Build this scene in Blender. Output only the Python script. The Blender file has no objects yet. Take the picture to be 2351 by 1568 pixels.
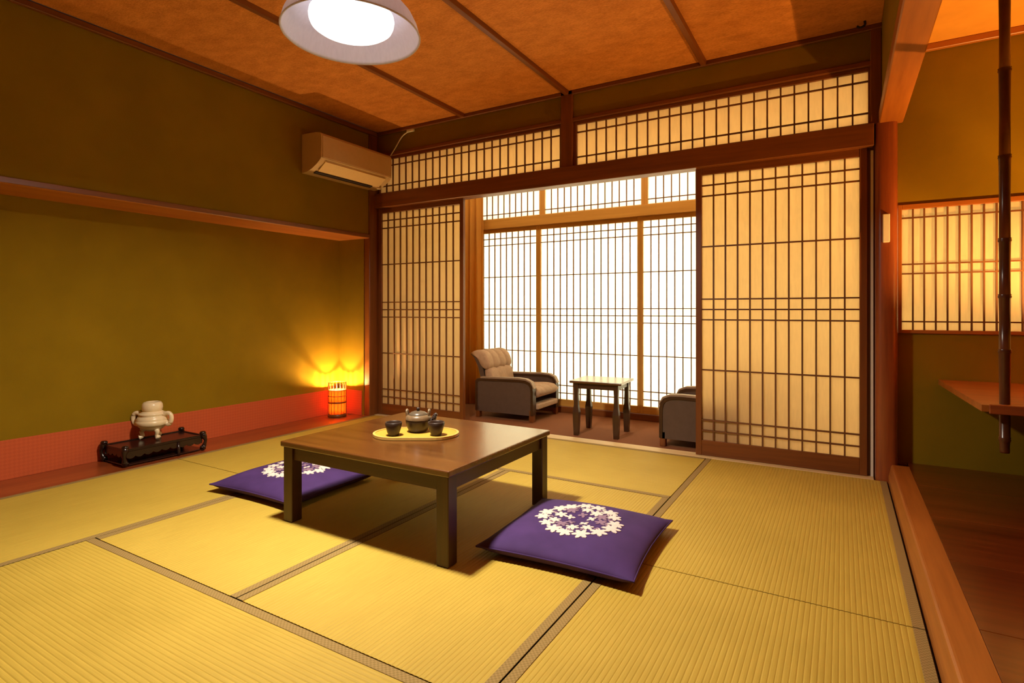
import bpy, bmesh, math, random
from mathutils import Vector, Matrix
random.seed(7)
R = math.radians
SC = bpy.context.scene
COL = SC.collection

# ------------------------------------------------------------------ camera
H_EYE, F_PX, HORIZON, YAW = 0.92, 1281.0, 712.0, R(30.6)      # image taken as 2351 x 1568
cd = bpy.data.cameras.new('camera')
cd.sensor_fit = 'HORIZONTAL'; cd.sensor_width = 36.0
cd.lens = 36.0 * F_PX / 2351.0
cd.shift_y = -(784.0 - HORIZON) / 2351.0
cd.clip_start = 0.02
cam = bpy.data.objects.new('camera', cd); COL.objects.link(cam)
cam.location = (0, 0, H_EYE); cam.rotation_euler = (R(90), 0, YAW)
SC.camera = cam

# ------------------------------------------------------------------ view, world, daylight
SC.view_settings.view_transform = 'Standard'
SC.view_settings.look = 'None'
SC.view_settings.gamma = 1.0
SC.view_settings.use_curve_mapping = False
SC.view_settings.exposure = -0.22
w = bpy.data.worlds.new('sky'); SC.world = w; w.use_nodes = True
w.node_tree.nodes['Background'].inputs[0].default_value = (1.0, 0.95, 0.85, 1)
w.node_tree.nodes['Background'].inputs[1].default_value = 1.0

def area(name, loc, rot, sx, sy, power, color):
    l = bpy.data.lights.new(name, 'AREA'); l.shape = 'RECTANGLE'
    l.size, l.size_y, l.energy, l.color = sx, sy, power, color
    o = bpy.data.objects.new(name, l); COL.objects.link(o)
    o.location = loc; o.rotation_euler = rot
    return o
# daylight standing against the outer windows of the veranda
area('window_daylight', (-0.9, 5.25, 1.05), (R(-90), 0, 0), 5.2, 2.3, 335.0, (1.0, 0.97, 0.86))
# added warm fill below the veranda ceiling, lights the paper screens from behind
area('veranda_fill_light', (-0.9, 4.12, 2.285), (0, 0, 0), 4.6, 0.30, 22.0, (1.0, 0.78, 0.45))

# levels and lines of the room
YB = 3.64        # room face of the back wall
XL = -3.548      # room face of the left wall / edge of the mats
XA = -3.905      # back of the left recess
XR = 0.212       # right edge of the mats
ZC = 2.48        # ceiling
YN = -0.9        # wall behind the camera
YW = 4.55        # outer windows of the veranda
XE = 1.60        # far right wall

# ------------------------------------------------------------------ materials
MATS = {}
def base_mat(name):
    m = bpy.data.materials.new(name); m.use_nodes = True
    nt = m.node_tree; b = nt.nodes['Principled BSDF']
    return m, nt, b
def N(nt, t, **kw):
    n = nt.nodes.new(t)
    for k, v in kw.items(): setattr(n, k, v)
    return n
def coords(nt, scale=(1, 1, 1), rot=(0, 0, 0)):
    tc = N(nt, 'ShaderNodeTexCoord'); mp = N(nt, 'ShaderNodeMapping')
    mp.inputs['Scale'].default_value = scale; mp.inputs['Rotation'].default_value = rot
    nt.links.new(tc.outputs['Object'], mp.inputs['Vector'])
    return mp.outputs['Vector']
def ramp(nt, fac, stops):
    r = N(nt, 'ShaderNodeValToRGB'); e = r.color_ramp.elements
    while len(e) < len(stops): e.new(0.5)
    for el, (p, c) in zip(e, stops): el.position = p; el.color = (*c, 1)
    nt.links.new(fac, r.inputs['Fac'])
    return r.outputs['Color']
def noise(nt, vec, scale, detail=3, rough=0.55):
    n = N(nt, 'ShaderNodeTexNoise')
    n.inputs['Scale'].default_value = scale; n.inputs['Detail'].default_value = detail
    n.inputs['Roughness'].default_value = rough
    nt.links.new(vec, n.inputs['Vector'])
    return n.outputs['Fac']
def bump(nt, b, h, strength, dist=0.002):
    k = N(nt, 'ShaderNodeBump'); k.inputs['Strength'].default_value = strength
    k.inputs['Distance'].default_value = dist
    nt.links.new(h, k.inputs['Height']); nt.links.new(k.outputs['Normal'], b.inputs['Normal'])
def plain(name, col, rough=0.6, spec=0.4, var=0.12, nscale=30, metal=0.0, bmp=0.0):
    if name in MATS: return MATS[name]
    m, nt, b = base_mat(name)
    v = noise(nt, coords(nt), nscale, 3)
    lo = tuple(c * (1 - var) for c in col); hi = tuple(min(1, c * (1 + var)) for c in col)
    nt.links.new(ramp(nt, v, [(0.3, lo), (0.7, hi)]), b.inputs['Base Color'])
    b.inputs['Roughness'].default_value = rough; b.inputs['Specular IOR Level'].default_value = spec
    b.inputs['Metallic'].default_value = metal
    if bmp: bump(nt, b, v, bmp)
    MATS[name] = m
    return m
def wood(tone, axis):
    key = 'wood_%s_%s' % (tone, axis)
    if key in MATS: return MATS[key]
    lo, hi, rough = {
        'dark': ((0.140, 0.038, 0.007), (0.245, 0.072, 0.013), 0.38),
        'red': ((0.20, 0.040, 0.010), (0.36, 0.085, 0.018), 0.35),
        'orange': ((0.30, 0.085, 0.010), (0.46, 0.15, 0.022), 0.42),
        'honey': ((0.50, 0.24, 0.045), (0.66, 0.36, 0.085), 0.45),
        'pale': ((0.62, 0.42, 0.18), (0.76, 0.56, 0.28), 0.5),
        'walnut': ((0.072, 0.022, 0.004), (0.135, 0.047, 0.009), 0.27),
        'deep': ((0.034, 0.012, 0.004), (0.062, 0.022, 0.007), 0.35),
        'black': ((0.012, 0.005, 0.004), (0.030, 0.011, 0.007), 0.22),
        'floor': ((0.09, 0.014, 0.003), (0.175, 0.034, 0.006), 0.30),
        'lattice': ((0.13, 0.042, 0.010), (0.20, 0.070, 0.017), 0.5),
        'sash': ((0.52, 0.25, 0.042), (0.68, 0.36, 0.075), 0.45),
    }[tone]
    m, nt, b = base_mat(key)
    sc = {'x': (2.0, 38, 38), 'y': (38, 2.0, 38), 'z': (38, 38, 2.0)}[axis]
    v = noise(nt, coords(nt, sc), 1.0, 5, 0.62)
    v2 = noise(nt, coords(nt, tuple(s * 0.22 for s in sc)), 1.0, 2)
    mx = N(nt, 'ShaderNodeMath', operation='ADD'); mx.inputs[1].default_value = 0
    nt.links.new(v, mx.inputs[0]); nt.links.new(v2, mx.inputs[1])
    hf = N(nt, 'ShaderNodeMath', operation='MULTIPLY'); hf.inputs[1].default_value = 0.5
    nt.links.new(mx.outputs[0], hf.inputs[0])
    nt.links.new(ramp(nt, hf.outputs[0], [(0.36, lo), (0.64, hi)]), b.inputs['Base Color'])
    b.inputs['Roughness'].default_value = rough
    bump(nt, b, v, 0.10, 0.001)
    if tone in ('walnut', 'red', 'floor'):
        b.inputs['Coat Weight'].default_value = 0.6; b.inputs['Coat Roughness'].default_value = 0.22
    MATS[key] = m
    return m
def plaster(name, col):
    m, nt, b = base_mat(name)
    v = noise(nt, coords(nt), 260, 3, 0.6); v2 = noise(nt, coords(nt), 2.2, 3)
    lo = tuple(c * 0.90 for c in col); hi = tuple(c * 1.10 for c in col)
    nt.links.new(ramp(nt, v2, [(0.3, lo), (0.7, hi)]), b.inputs['Base Color'])
    b.inputs['Roughness'].default_value = 0.92; b.inputs['Specular IOR Level'].default_value = 0.12
    bump(nt, b, v, 0.35, 0.0015)
    return m
def paper(name, refl, trans, mix):
    m, nt, b = base_mat(name); nt.nodes.remove(b)
    out = nt.nodes['Material Output']
    fib = noise(nt, coords(nt, (90, 90, 14)), 1.0, 4, 0.6)
    d = N(nt, 'ShaderNodeBsdfDiffuse'); t = N(nt, 'ShaderNodeBsdfTranslucent'); mx = N(nt, 'ShaderNodeMixShader')
    nt.links.new(ramp(nt, fib, [(0.3, tuple(c * .94 for c in refl)), (0.7, refl)]), d.inputs['Color'])
    nt.links.new(ramp(nt, fib, [(0.3, tuple(c * .93 for c in trans)), (0.7, trans)]), t.inputs['Color'])
    mx.inputs[0].default_value = mix
    nt.links.new(d.outputs[0], mx.inputs[1]); nt.links.new(t.outputs[0], mx.inputs[2])
    nt.links.new(mx.outputs[0], out.inputs['Surface'])
    return m
def emitter(name, col, strength):
    m, nt, b = base_mat(name)
    b.inputs['Base Color'].default_value = (0.9, 0.9, 0.88, 1)
    b.inputs['Emission Color'].default_value = (*col, 1)
    b.inputs['Emission Strength'].default_value = strength
    return m

M_WALL = plaster('olive_plaster', (0.245, 0.147, 0.005))
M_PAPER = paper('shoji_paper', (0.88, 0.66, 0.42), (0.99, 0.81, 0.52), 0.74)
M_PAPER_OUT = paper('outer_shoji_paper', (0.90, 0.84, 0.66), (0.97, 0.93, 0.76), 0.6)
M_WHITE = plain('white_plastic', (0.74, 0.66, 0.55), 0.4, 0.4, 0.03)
M_AC = plain('air_conditioner_plastic', (0.60, 0.41, 0.23), 0.42, 0.4, 0.03)
M_BLACK = plain('dark_slot', (0.02, 0.008, 0.006), 0.7)
M_CARPET = plain('veranda_carpet', (0.23, 0.085, 0.035), 0.9, 0.1, 0.2, 220, bmp=0.4)

def ceiling_mat():
    m, nt, b = base_mat('woven_ceiling')
    v = noise(nt, coords(nt, (60, 160, 60)), 1.0, 4, 0.7)
    v2 = noise(nt, coords(nt, (9, 16, 9)), 1.0, 3)
    mx = N(nt, 'ShaderNodeMath', operation='MULTIPLY_ADD'); mx.inputs[1].default_value = 0.6
    nt.links.new(v, mx.inputs[0])
    k = N(nt, 'ShaderNodeMath', operation='MULTIPLY'); k.inputs[1].default_value = 0.4
    nt.links.new(v2, k.inputs[0]); nt.links.new(k.outputs[0], mx.inputs[2])
    nt.links.new(ramp(nt, mx.outputs[0], [(0.36, (0.46, 0.155, 0.027)), (0.62, (0.72, 0.275, 0.058))]), b.inputs['Base Color'])
    b.inputs['Roughness'].default_value = 0.8; b.inputs['Specular IOR Level'].default_value = 0.2
    bump(nt, b, v, 0.3, 0.002)
    return m
M_CEIL = ceiling_mat()
M_CEIL2 = plain('alcove_ceiling_board', (0.72, 0.33, 0.05), 0.7, 0.2, 0.06, 8)

def tatami_mat(axis):
    m, nt, b = base_mat('rush_weave_' + axis)
    sc = (6, 420, 6) if axis == 'y' else (420, 6, 6)       # straws lie across the ribs
    v = noise(nt, coords(nt, (6, 300, 6) if axis == 'x' else (300, 6, 6)), 1.0, 3, 0.6)
    v2 = noise(nt, coords(nt, (1.3, 1.3, 1.3)), 1.0, 3)
    mx = N(nt, 'ShaderNodeMath', operation='MULTIPLY_ADD'); mx.inputs[1].default_value = 0.45
    nt.links.new(v, mx.inputs[0])
    k = N(nt, 'ShaderNodeMath', operation='MULTIPLY'); k.inputs[1].default_value = 0.55
    nt.links.new(v2, k.inputs[0]); nt.links.new(k.outputs[0], mx.inputs[2])
    nt.links.new(ramp(nt, mx.outputs[0], [(0.35, (0.43, 0.285, 0.038)), (0.65, (0.55, 0.375, 0.058))]), b.inputs['Base Color'])
    b.inputs['Roughness'].default_value = 0.62; b.inputs['Specular IOR Level'].default_value = 0.25
    return m
M_TAT = {'x': tatami_mat('x'), 'y': tatami_mat('y')}
def border_mat():
    m, nt, b = base_mat('mat_border_cloth')
    ck = N(nt, 'ShaderNodeTexChecker'); ck.inputs['Scale'].default_value = 1.0
    ck.inputs['Color1'].default_value = (0.33, 0.215, 0.075, 1); ck.inputs['Color2'].default_value = (0.255, 0.165, 0.052, 1)
    nt.links.new(coords(nt, (150, 150, 1)), ck.inputs['Vector'])
    nt.links.new(ck.outputs['Color'], b.inputs['Base Color'])
    b.inputs['Roughness'].default_value = 0.8; b.inputs['Specular IOR Level'].default_value = 0.15
    return m
M_BORDER = border_mat()
def skirt_mat():
    m, nt, b = base_mat('red_patterned_paper')
    w1 = N(nt, 'ShaderNodeTexChecker'); w1.inputs['Scale'].default_value = 1.0
    w1.inputs['Color1'].default_value = (0.56, 0.104, 0.031, 1); w1.inputs['Color2'].default_value = (0.52, 0.094, 0.028, 1)
    nt.links.new(coords(nt, (1, 70, 70), (R(45), 0, 0)), w1.inputs['Vector'])
    nt.links.new(w1.outputs['Color'], b.inputs['Base Color'])
    b.inputs['Roughness'].default_value = 0.7; b.inputs['Specular IOR Level'].default_value = 0.2
    return m
M_SKIRT = skirt_mat()

# ------------------------------------------------------------------ mesh helpers
def bx(bm, x0, x1, y0, y1, z0, z1, bev=0.0, seg=1):
    r = bmesh.ops.create_cube(bm, size=1.0)
    vs = r['verts']
    for v in vs:
        v.co = Vector(((x0 + x1) / 2 + v.co.x * (x1 - x0), (y0 + y1) / 2 + v.co.y * (y1 - y0), (z0 + z1) / 2 + v.co.z * (z1 - z0)))
    if bev:
        es = list({e for v in vs for e in v.link_edges})
        bmesh.ops.bevel(bm, geom=es, offset=bev, segments=seg, affect='EDGES', profile=0.5)
    return bm
def box(x0, x1, y0, y1, z0, z1, bev=0.0, seg=1):
    return bx(bmesh.new(), x0, x1, y0, y1, z0, z1, bev, seg)
def prism(pts, axis, a0, a1, bm=None):
    """pts: outline in the plane normal to axis ('x': (y,z), 'y': (x,z), 'z': (x,y)), pushed from a0 to a1"""
    bm = bm or bmesh.new()
    def P(p, a):
        return {'x': (a, p[0], p[1]), 'y': (p[0], a, p[1]), 'z': (p[0], p[1], a)}[axis]
    A = [bm.verts.new(P(p, a0)) for p in pts]; B = [bm.verts.new(P(p, a1)) for p in pts]
    n = len(pts)
    bm.faces.new(A); bm.faces.new(list(reversed(B)))
    for i in range(n): bm.faces.new((A[i], B[i], B[(i + 1) % n], A[(i + 1) % n]))
    bmesh.ops.recalc_face_normals(bm, faces=bm.faces[:])
    return bm
def lathe(prof, seg=32, c=(0, 0), bm=None, closed=False):
    bm = bm or bmesh.new(); rings = []
    for r, z in prof:
        if r < 1e-6: rings.append([bm.verts.new((c[0], c[1], z))])
        else: rings.append([bm.verts.new((c[0] + r * math.cos(2 * math.pi * i / seg), c[1] + r * math.sin(2 * math.pi * i / seg), z)) for i in range(seg)])
    prs = list(zip(rings, rings[1:]))
    if closed: prs.append((rings[-1], rings[0]))
    for a, b in prs:
        for i in range(seg):
            j = (i + 1) % seg
            f = [a[i % len(a)], a[j % len(a)], b[j % len(b)], b[i % len(b)]]
            u = []
            for v in f:
                if v not in u: u.append(v)
            if len(u) > 2: bm.faces.new(u)
    bmesh.ops.recalc_face_normals(bm, faces=bm.faces[:])
    return bm
def tube(pts, r, seg=8, bm=None, cap=True):
    bm = bm or bmesh.new(); pts = [Vector(p) for p in pts]; rings = []
    rr = r if isinstance(r, (list, tuple)) else [r] * len(pts)
    for i, p in enumerate(pts):
        t = (pts[min(i + 1, len(pts) - 1)] - pts[max(i - 1, 0)]).normalized()
        up = Vector((0, 0, 1)) if abs(t.z) < 0.9 else Vector((1, 0, 0))
        a = t.cross(up).normalized(); b = t.cross(a).normalized()
        rings.append([bm.verts.new(p + rr[i] * (a * math.cos(2 * math.pi * k / seg) + b * math.sin(2 * math.pi * k / seg))) for k in range(seg)])
    for A, B in zip(rings, rings[1:]):
        for k in range(seg): bm.faces.new((A[k], A[(k + 1) % seg], B[(k + 1) % seg], B[k]))
    if cap: bm.faces.new(rings[0]); bm.faces.new(list(reversed(rings[-1])))
    bmesh.ops.recalc_face_normals(bm, faces=bm.faces[:])
    return bm
def bez(pts, n=10):
    """smooth Catmull-Rom through points"""
    P = [Vector(p) for p in pts]; P = [2 * P[0] - P[1]] + P + [2 * P[-1] - P[-2]]; out = []
    for i in range(1, len(P) - 2):
        for k in range(n):
            t = k / n
            out.append(0.5 * ((2 * P[i]) + (P[i + 1] - P[i - 1]) * t + (2 * P[i - 1] - 5 * P[i] + 4 * P[i + 1] - P[i + 2]) * t * t + (3 * P[i] - P[i - 1] - 3 * P[i + 1] + P[i + 2]) * t ** 3))
    out.append(P[-2]); return out
def mesh(name, bm, mat, smooth=False):
    me = bpy.data.meshes.new(name); bm.to_mesh(me); bm.free()
    me.materials.append(mat)
    if smooth:
        for p in me.polygons: p.use_smooth = True
    return me
def obj(name, bm, mat, parent=None, smooth=False, loc=None, label=None):
    me = bm if isinstance(bm, bpy.types.Mesh) else mesh(name, bm, mat, smooth)
    o = bpy.data.objects.new(name, me); COL.objects.link(o)
    if parent: o.parent = parent
    if loc: o.location = loc
    if label: o['label'] = label
    return o
def auto_smooth(o, ang=40):
    m = o.modifiers.new('edges', 'EDGE_SPLIT'); m.split_angle = R(ang)
    for p in o.data.polygons: p.use_smooth = True
    return o
def tag(o, label, cat, group=None, kind=None):
    o['label'] = label; o['category'] = cat
    if group: o['group'] = group
    if kind: o['kind'] = kind
    return o
def thing(name, label, cat, loc=(0, 0, 0), rz=0, group=None, kind=None):
    o = bpy.data.objects.new(name, None); COL.objects.link(o)
    o.location = loc; o.rotation_euler = (0, 0, rz); o.empty_display_size = 0.1
    return tag(o, label, cat, group, kind)
def struct(name, bm, mat, label, cat, smooth=False):
    return tag(obj(name, bm, mat, None, smooth), label, cat, None, 'structure')
def copy_tree(o, parent=None):
    c = o.copy(); COL.objects.link(c); c.parent = parent
    for ch in list(o.children): copy_tree(ch, c)
    return c

# ------------------------------------------------------------------ floor with its mats
floor = struct('floor', box(XL, XR, YN, 3.60, -0.10, -0.012), M_BLACK, 'room floor laid with yellow-green rush mats', 'floor')
def rush_mat(x0, x1, y0, y1, axis):
    g = 0.0025
    x0 += g; x1 -= g; y0 += g; y1 -= g
    bw = 0.030
    a0, a1 = (x0, x1) if axis == 'y' else (y0, y1)       # across the ribs
    l0, l1 = (y0, y1) if axis == 'y' else (x0, x1)
    n = round((a1 - a0 - 2 * bw) / 0.0152); pitch = (a1 - a0 - 2 * bw) / n
    prof = [(a0, -0.012), (a0, -0.0008), (a0 + bw - 0.001, -0.0008)]
    for i in range(n):
        for k in range(6):
            t = k / 6
            prof.append((a0 + bw + (i + t) * pitch, -0.0012 + 0.0013 * max(0, math.sin(math.pi * t)) ** 0.4))
    prof += [(a1 - bw + 0.001, -0.0008), (a1, -0.0008), (a1, -0.012)]
    bm = bmesh.new()
    mk = (lambda a, l, z: (a, l, z)) if axis == 'y' else (lambda a, l, z: (l, a, z))
    A = [bm.verts.new(mk(a, l0, z)) for a, z in prof]; B = [bm.verts.new(mk(a, l1, z)) for a, z in prof]
    for i in range(len(prof) - 1): bm.faces.new((A[i], A[i + 1], B[i + 1], B[i]))
    bm.faces.new(A); bm.faces.new(list(reversed(B))); bm.faces.new((A[0], B[0], B[-1], A[-1]))
    bmesh.ops.recalc_face_normals(bm, faces=bm.faces[:])
    m = obj('tatami_mat', bm, M_TAT[axis], floor)
    for s in (a0, a1 - bw):
        bb = box(s, s + bw, l0, l1, -0.006, 0.0012, 0.0008) if axis == 'y' else box(l0, l1, s, s + bw, -0.006, 0.0012, 0.0008)
        obj('border', bb, M_BORDER, m, label='grey-brown woven cloth edging')
X1, X2, X3 = -2.598, -1.665, -0.727
for a in [(XL, X1, 1.92, 3.60, 'y'), (XL, X1, 0.10, 1.92, 'y'), (XL, X1, YN, 0.10, 'y'),
          (X1, X3, 2.74, 3.60, 'x'), (X1, X2, 1.083, 2.74, 'y'), (X2, X3, 1.083, 2.74, 'y'),
          (X1, X3, 0.14, 1.083, 'x'), (X1, X3, YN, 0.14, 'x'),
          (X3, XR - 0.003, 1.985, 3.60, 'y'), (X3, XR - 0.003, 0.14, 1.985, 'y'), (X3, XR - 0.003, YN, 0.14, 'y')]:
    rush_mat(*a)

# ------------------------------------------------------------------ left recess and left wall
struct('floor_recess_left', box(XA, XL, YN, 3.60, -0.10, 0.0, 0.002), wood('red', 'y'), 'polished red-brown board floor of the left recess', 'floor')
struct('wall_recess_left', box(XA - 0.08, XA, YN, 3.60, -0.10, 1.60), M_WALL, 'olive green plaster wall at the back of the left recess', 'wall')
struct('wall_recess_end', box(XA, -3.60, 3.54, 3.62, 0.0, 1.56), M_WALL, 'short olive wall closing the left recess beside the lantern', 'wall')
bl = struct('baseboard_left', box(XA, XA + 0.006, YN, 3.54, 0.0, 0.215, 0.001), M_SKIRT, 'red patterned paper skirting along the left recess', 'baseboard')
struct('baseboard_recess_end', box(XA + 0.006, -3.618, 3.533, 3.54, 0.0, 0.215, 0.001), M_SKIRT, 'red patterned skirting piece on the recess end beside the lantern', 'baseboard')
struct('trim_1', box(XA, XL + 0.004, YN, 3.605, 1.545, 1.578, 0.003), wood('orange', 'y'), 'orange wooden lintel board over the left recess', 'trim')
struct('trim_17', box(XL + 0.0041, XL + 0.010, YN, 3.600, 1.547, 1.577, 0.002), wood('dark', 'y'), 'thin dark red facing on the left lintel edge', 'trim')
struct('wall_left', box(XL - 0.06, XL, YN, 3.62, 1.578, ZC), M_WALL, 'dark olive upper wall behind the air conditioner', 'wall')
struct('trim_2', box(XL, XL + 0.028, YN, YB, ZC - 0.035, ZC, 0.004), wood('dark', 'y'), 'dark wooden cornice under the ceiling on the left wall', 'trim')

# ------------------------------------------------------------------ ceiling
ceil = struct('ceiling', box(XL - 0.1, 0.25, YN, 3.75, ZC + 0.012, ZC + 0.06), wood('dark', 'y'), 'orange-brown woven panel ceiling with dark battens', 'ceiling')
BAT = [-3.52, -2.60, -1.69, -0.748, 0.19]
for a, b in zip(BAT, BAT[1:]):
    obj('ceiling_panel', box(a + 0.004, b - 0.004, YN, YB, ZC, ZC + 0.012, 0.002), M_CEIL, ceil)
for x in BAT[1:4]:
    obj('batten', prism([(x - 0.020, ZC), (x - 0.015, ZC - 0.026), (x + 0.015, ZC - 0.026), (x + 0.020, ZC)], 'y', YN, YB), wood('dark', 'y'), ceil)

# ------------------------------------------------------------------ lattice screens (shoji)
def screen(root, x0, x1, z0, z1, y, stile, rail_b, rail_t, cols, hz, bar, th, frame_tone, bar_tone, pap):
    """a framed sliding screen in the plane y (room face): stiles, rails, lattice bars, one paper sheet"""
    fz = wood(frame_tone, 'z'); fx = wood(frame_tone, 'x')
    st = mesh('stile', box(-stile / 2, stile / 2, 0, th, z0, z1, 0.002), fz)
    for x in (x0 + stile / 2, x1 - stile / 2): obj('stile', st, None, root, loc=(x, y, 0))
    obj('rail', box(x0 + stile, x1 - stile, y + 0.002, y + th - 0.002, z0, z0 + rail_b, 0.002), fx, root)
    obj('rail', box(x0 + stile, x1 - stile, y + 0.002, y + th - 0.002, z1 - rail_t, z1, 0.002), fx, root)
    px0, px1, pz0, pz1 = x0 + stile, x1 - stile, z0 + rail_b, z1 - rail_t
    vb = mesh('lattice_bar', box(-bar / 2, bar / 2, 0.006, 0.018, pz0, pz1), wood(bar_tone, 'z'))
    for i in range(1, cols): obj('lattice_bar', vb, None, root, loc=(px0 + (px1 - px0) * i / cols, y, 0))
    hb = mesh('lattice_bar', box(px0, px1, 0.0055, 0.0175, -bar / 2, bar / 2), wood(bar_tone, 'x'))
    for z in hz: obj('lattice_bar', hb, None, root, loc=(0, y, z))
    obj('paper_sheet', box(px0 - 0.004, px1 + 0.004, y + 0.0182, y + 0.0194, pz0 - 0.004, pz1 + 0.004), pap, root, label='translucent cream paper')
HZ_MAIN = [0.161, 0.227, 0.543, 0.8595, 0.924, 0.989, 1.32, 1.639, 1.706]
d1 = thing('door_1', 'left paper lattice sliding screen beside the glowing lantern', 'door', kind='structure')
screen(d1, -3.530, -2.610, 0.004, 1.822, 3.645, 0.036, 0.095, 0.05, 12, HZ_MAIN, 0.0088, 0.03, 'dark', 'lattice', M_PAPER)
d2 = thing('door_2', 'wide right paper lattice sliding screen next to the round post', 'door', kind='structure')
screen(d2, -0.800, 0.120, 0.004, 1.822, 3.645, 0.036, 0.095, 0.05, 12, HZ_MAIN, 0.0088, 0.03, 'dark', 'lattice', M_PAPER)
w1 = thing('window_1', 'short paper lattice transom behind the air conditioner', 'window', kind='structure')
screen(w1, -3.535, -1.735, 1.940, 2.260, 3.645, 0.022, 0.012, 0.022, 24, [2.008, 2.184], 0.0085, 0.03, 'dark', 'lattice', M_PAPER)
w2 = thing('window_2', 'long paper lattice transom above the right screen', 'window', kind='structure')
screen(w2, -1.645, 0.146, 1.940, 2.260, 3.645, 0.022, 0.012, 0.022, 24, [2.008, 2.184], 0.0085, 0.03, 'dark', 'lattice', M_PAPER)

struct('trim_15', box(0.116, 0.20, 3.672, 3.705, 0.0, 1.94), wood('dark', 'z'), 'dark jamb behind the right screen edge', 'trim')
struct('gap_light_strip', box(0.136, 0.149, 3.652, 3.672, 0.004, 1.80, 0.001), M_WHITE, 'narrow pale strip imitating light through the gap between right screen and post', 'trim')  # pale solid strip put in for light leaking past the screen edge
# back wall members
struct('wall_back', box(-3.62, 0.20, YB, YB + 0.06, 2.285, ZC + 0.01), M_WALL, 'dark olive wall strip between transoms and ceiling', 'wall')
struct('trim_3', box(-3.62, 0.150, 3.625, 3.705, 2.260, 2.287, 0.003), wood('dark', 'x'), 'dark wooden rail running over both transoms', 'trim')
struct('trim_4', box(-3.60, 0.150, 3.605, 3.705, 1.815, 1.940, 0.004), wood('dark', 'x'), 'heavy dark wooden lintel beam above the sliding screens', 'trim')
struct('trim_5', box(-1.735, -1.645, 3.618, 3.700, 1.940, ZC, 0.003), wood('dark', 'z'), 'dark wooden strut between the two transoms', 'trim')
struct('trim_6', box(-3.622, -3.534, 3.545, 3.705, -0.05, ZC, 0.005), wood('dark', 'z'), 'dark square corner post between recess and left screen', 'trim')
struct('trim_7', box(XL, 0.150, 3.600, 3.70, -0.06, 0.003, 0.002), wood('pale', 'x'), 'pale worn wooden threshold in front of the veranda', 'trim')
struct('trim_8', box(XL, 0.2, YB - 0.022, YB, ZC - 0.030, ZC, 0.004), wood('dark', 'x'), 'thin dark cornice along the back wall', 'trim')

# ------------------------------------------------------------------ right side: post, lintel, alcove
pp = []
for i in range(20):
    a = 2 * math.pi * i / 20; ca, sa = math.cos(a), math.sin(a); e = 0.62
    pp.append((0.207 + 0.052 * math.copysign(abs(ca) ** e, ca), 3.655 + 0.055 * math.copysign(abs(sa) ** e, sa)))
auto_smooth(struct('trim_9', prism(pp, 'z', -0.05, 1.935), wood('red', 'z'), 'polished reddish corner post between screen and alcove', 'trim'), 50)
struct('trim_10', box(0.134, 0.185, 3.62, 3.705, 1.935, ZC, 0.003), wood('dark', 'z'), 'dark short post above the reddish corner post', 'trim')
struct('trim_11', box(0.172, 0.283, YN, 3.66, 1.930, 2.000, 0.005), wood('orange', 'y'), 'orange wooden lintel running toward the camera over the alcove edge', 'trim')
struct('wall_right', box(0.186, 0.262, YN, 3.66, 2.000, ZC + 0.01), M_WALL, 'olive wall band above the alcove lintel', 'wall')
struct('ceiling_alcove', box(0.262, XE, YN, 3.72, 2.335, 2.40), M_CEIL2, 'glowing orange board ceiling of the right alcove', 'ceiling')
struct('trim_12', box(0.255, XE, 3.672, 3.70, 2.300, 2.335, 0.003), wood('orange', 'x'), 'orange wooden cornice under the alcove ceiling', 'trim')
WX0, WX1, WZ0, WZ1 = 0.262, 1.44, 0.795, 1.492
wb = bmesh.new()
bx(wb, 0.215, XE, 3.70, 3.76, 0.0, WZ0); bx(wb, 0.215, XE, 3.70, 3.76, WZ1, 2.40)
bx(wb, WX1, XE, 3.70, 3.76, WZ0, WZ1)
struct('wall_alcove_back', wb, M_WALL, 'olive wall with a lattice window at the back of the right alcove', 'wall')
w3 = thing('window_3', 'paper lattice window in the right alcove behind the bamboo pole', 'window', kind='structure')
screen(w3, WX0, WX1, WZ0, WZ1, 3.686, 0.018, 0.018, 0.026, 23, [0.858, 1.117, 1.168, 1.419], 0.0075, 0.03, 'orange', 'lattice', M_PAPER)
fl2 = struct('floor_alcove', box(0.240, XE, YN, 3.70, -0.06, 0.080), wood('floor', 'x'), 'raised red-brown plank floor of the right alcove', 'floor')
obj('sill_beam', prism([(0.214, -0.05), (0.214, 0.028), (0.226, 0.086), (0.231, 0.0925), (0.236, 0.0935), (0.305, 0.0935), (0.305, -0.05)], 'y', YN, 3.60), wood('orange', 'y'), fl2, label='orange wooden edge beam of the raised floor')
yy = YN
rng = [YN, -0.45, 0.02, 0.48, 0.93, 1.40, 1.86, 2.33, 2.79, 3.25, 3.70]
for a, b in zip(rng, rng[1:]):
    obj('floor_board', box(0.306, XE, a + 0.001, b - 0.001, 0.080, 0.093, 0.0012), wood('floor', 'x'), fl2)
struct('wall_far_right', box(XE, XE + 0.06, YN, YW + 0.1, -0.06, 2.48), M_WALL, 'olive end wall of the right alcove', 'wall')
struct('wall_rear', box(XA - 0.08, XE + 0.06, YN - 0.06, YN, -0.1, ZC + 0.06), M_WALL, 'olive wall behind the viewer', 'wall')

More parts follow.
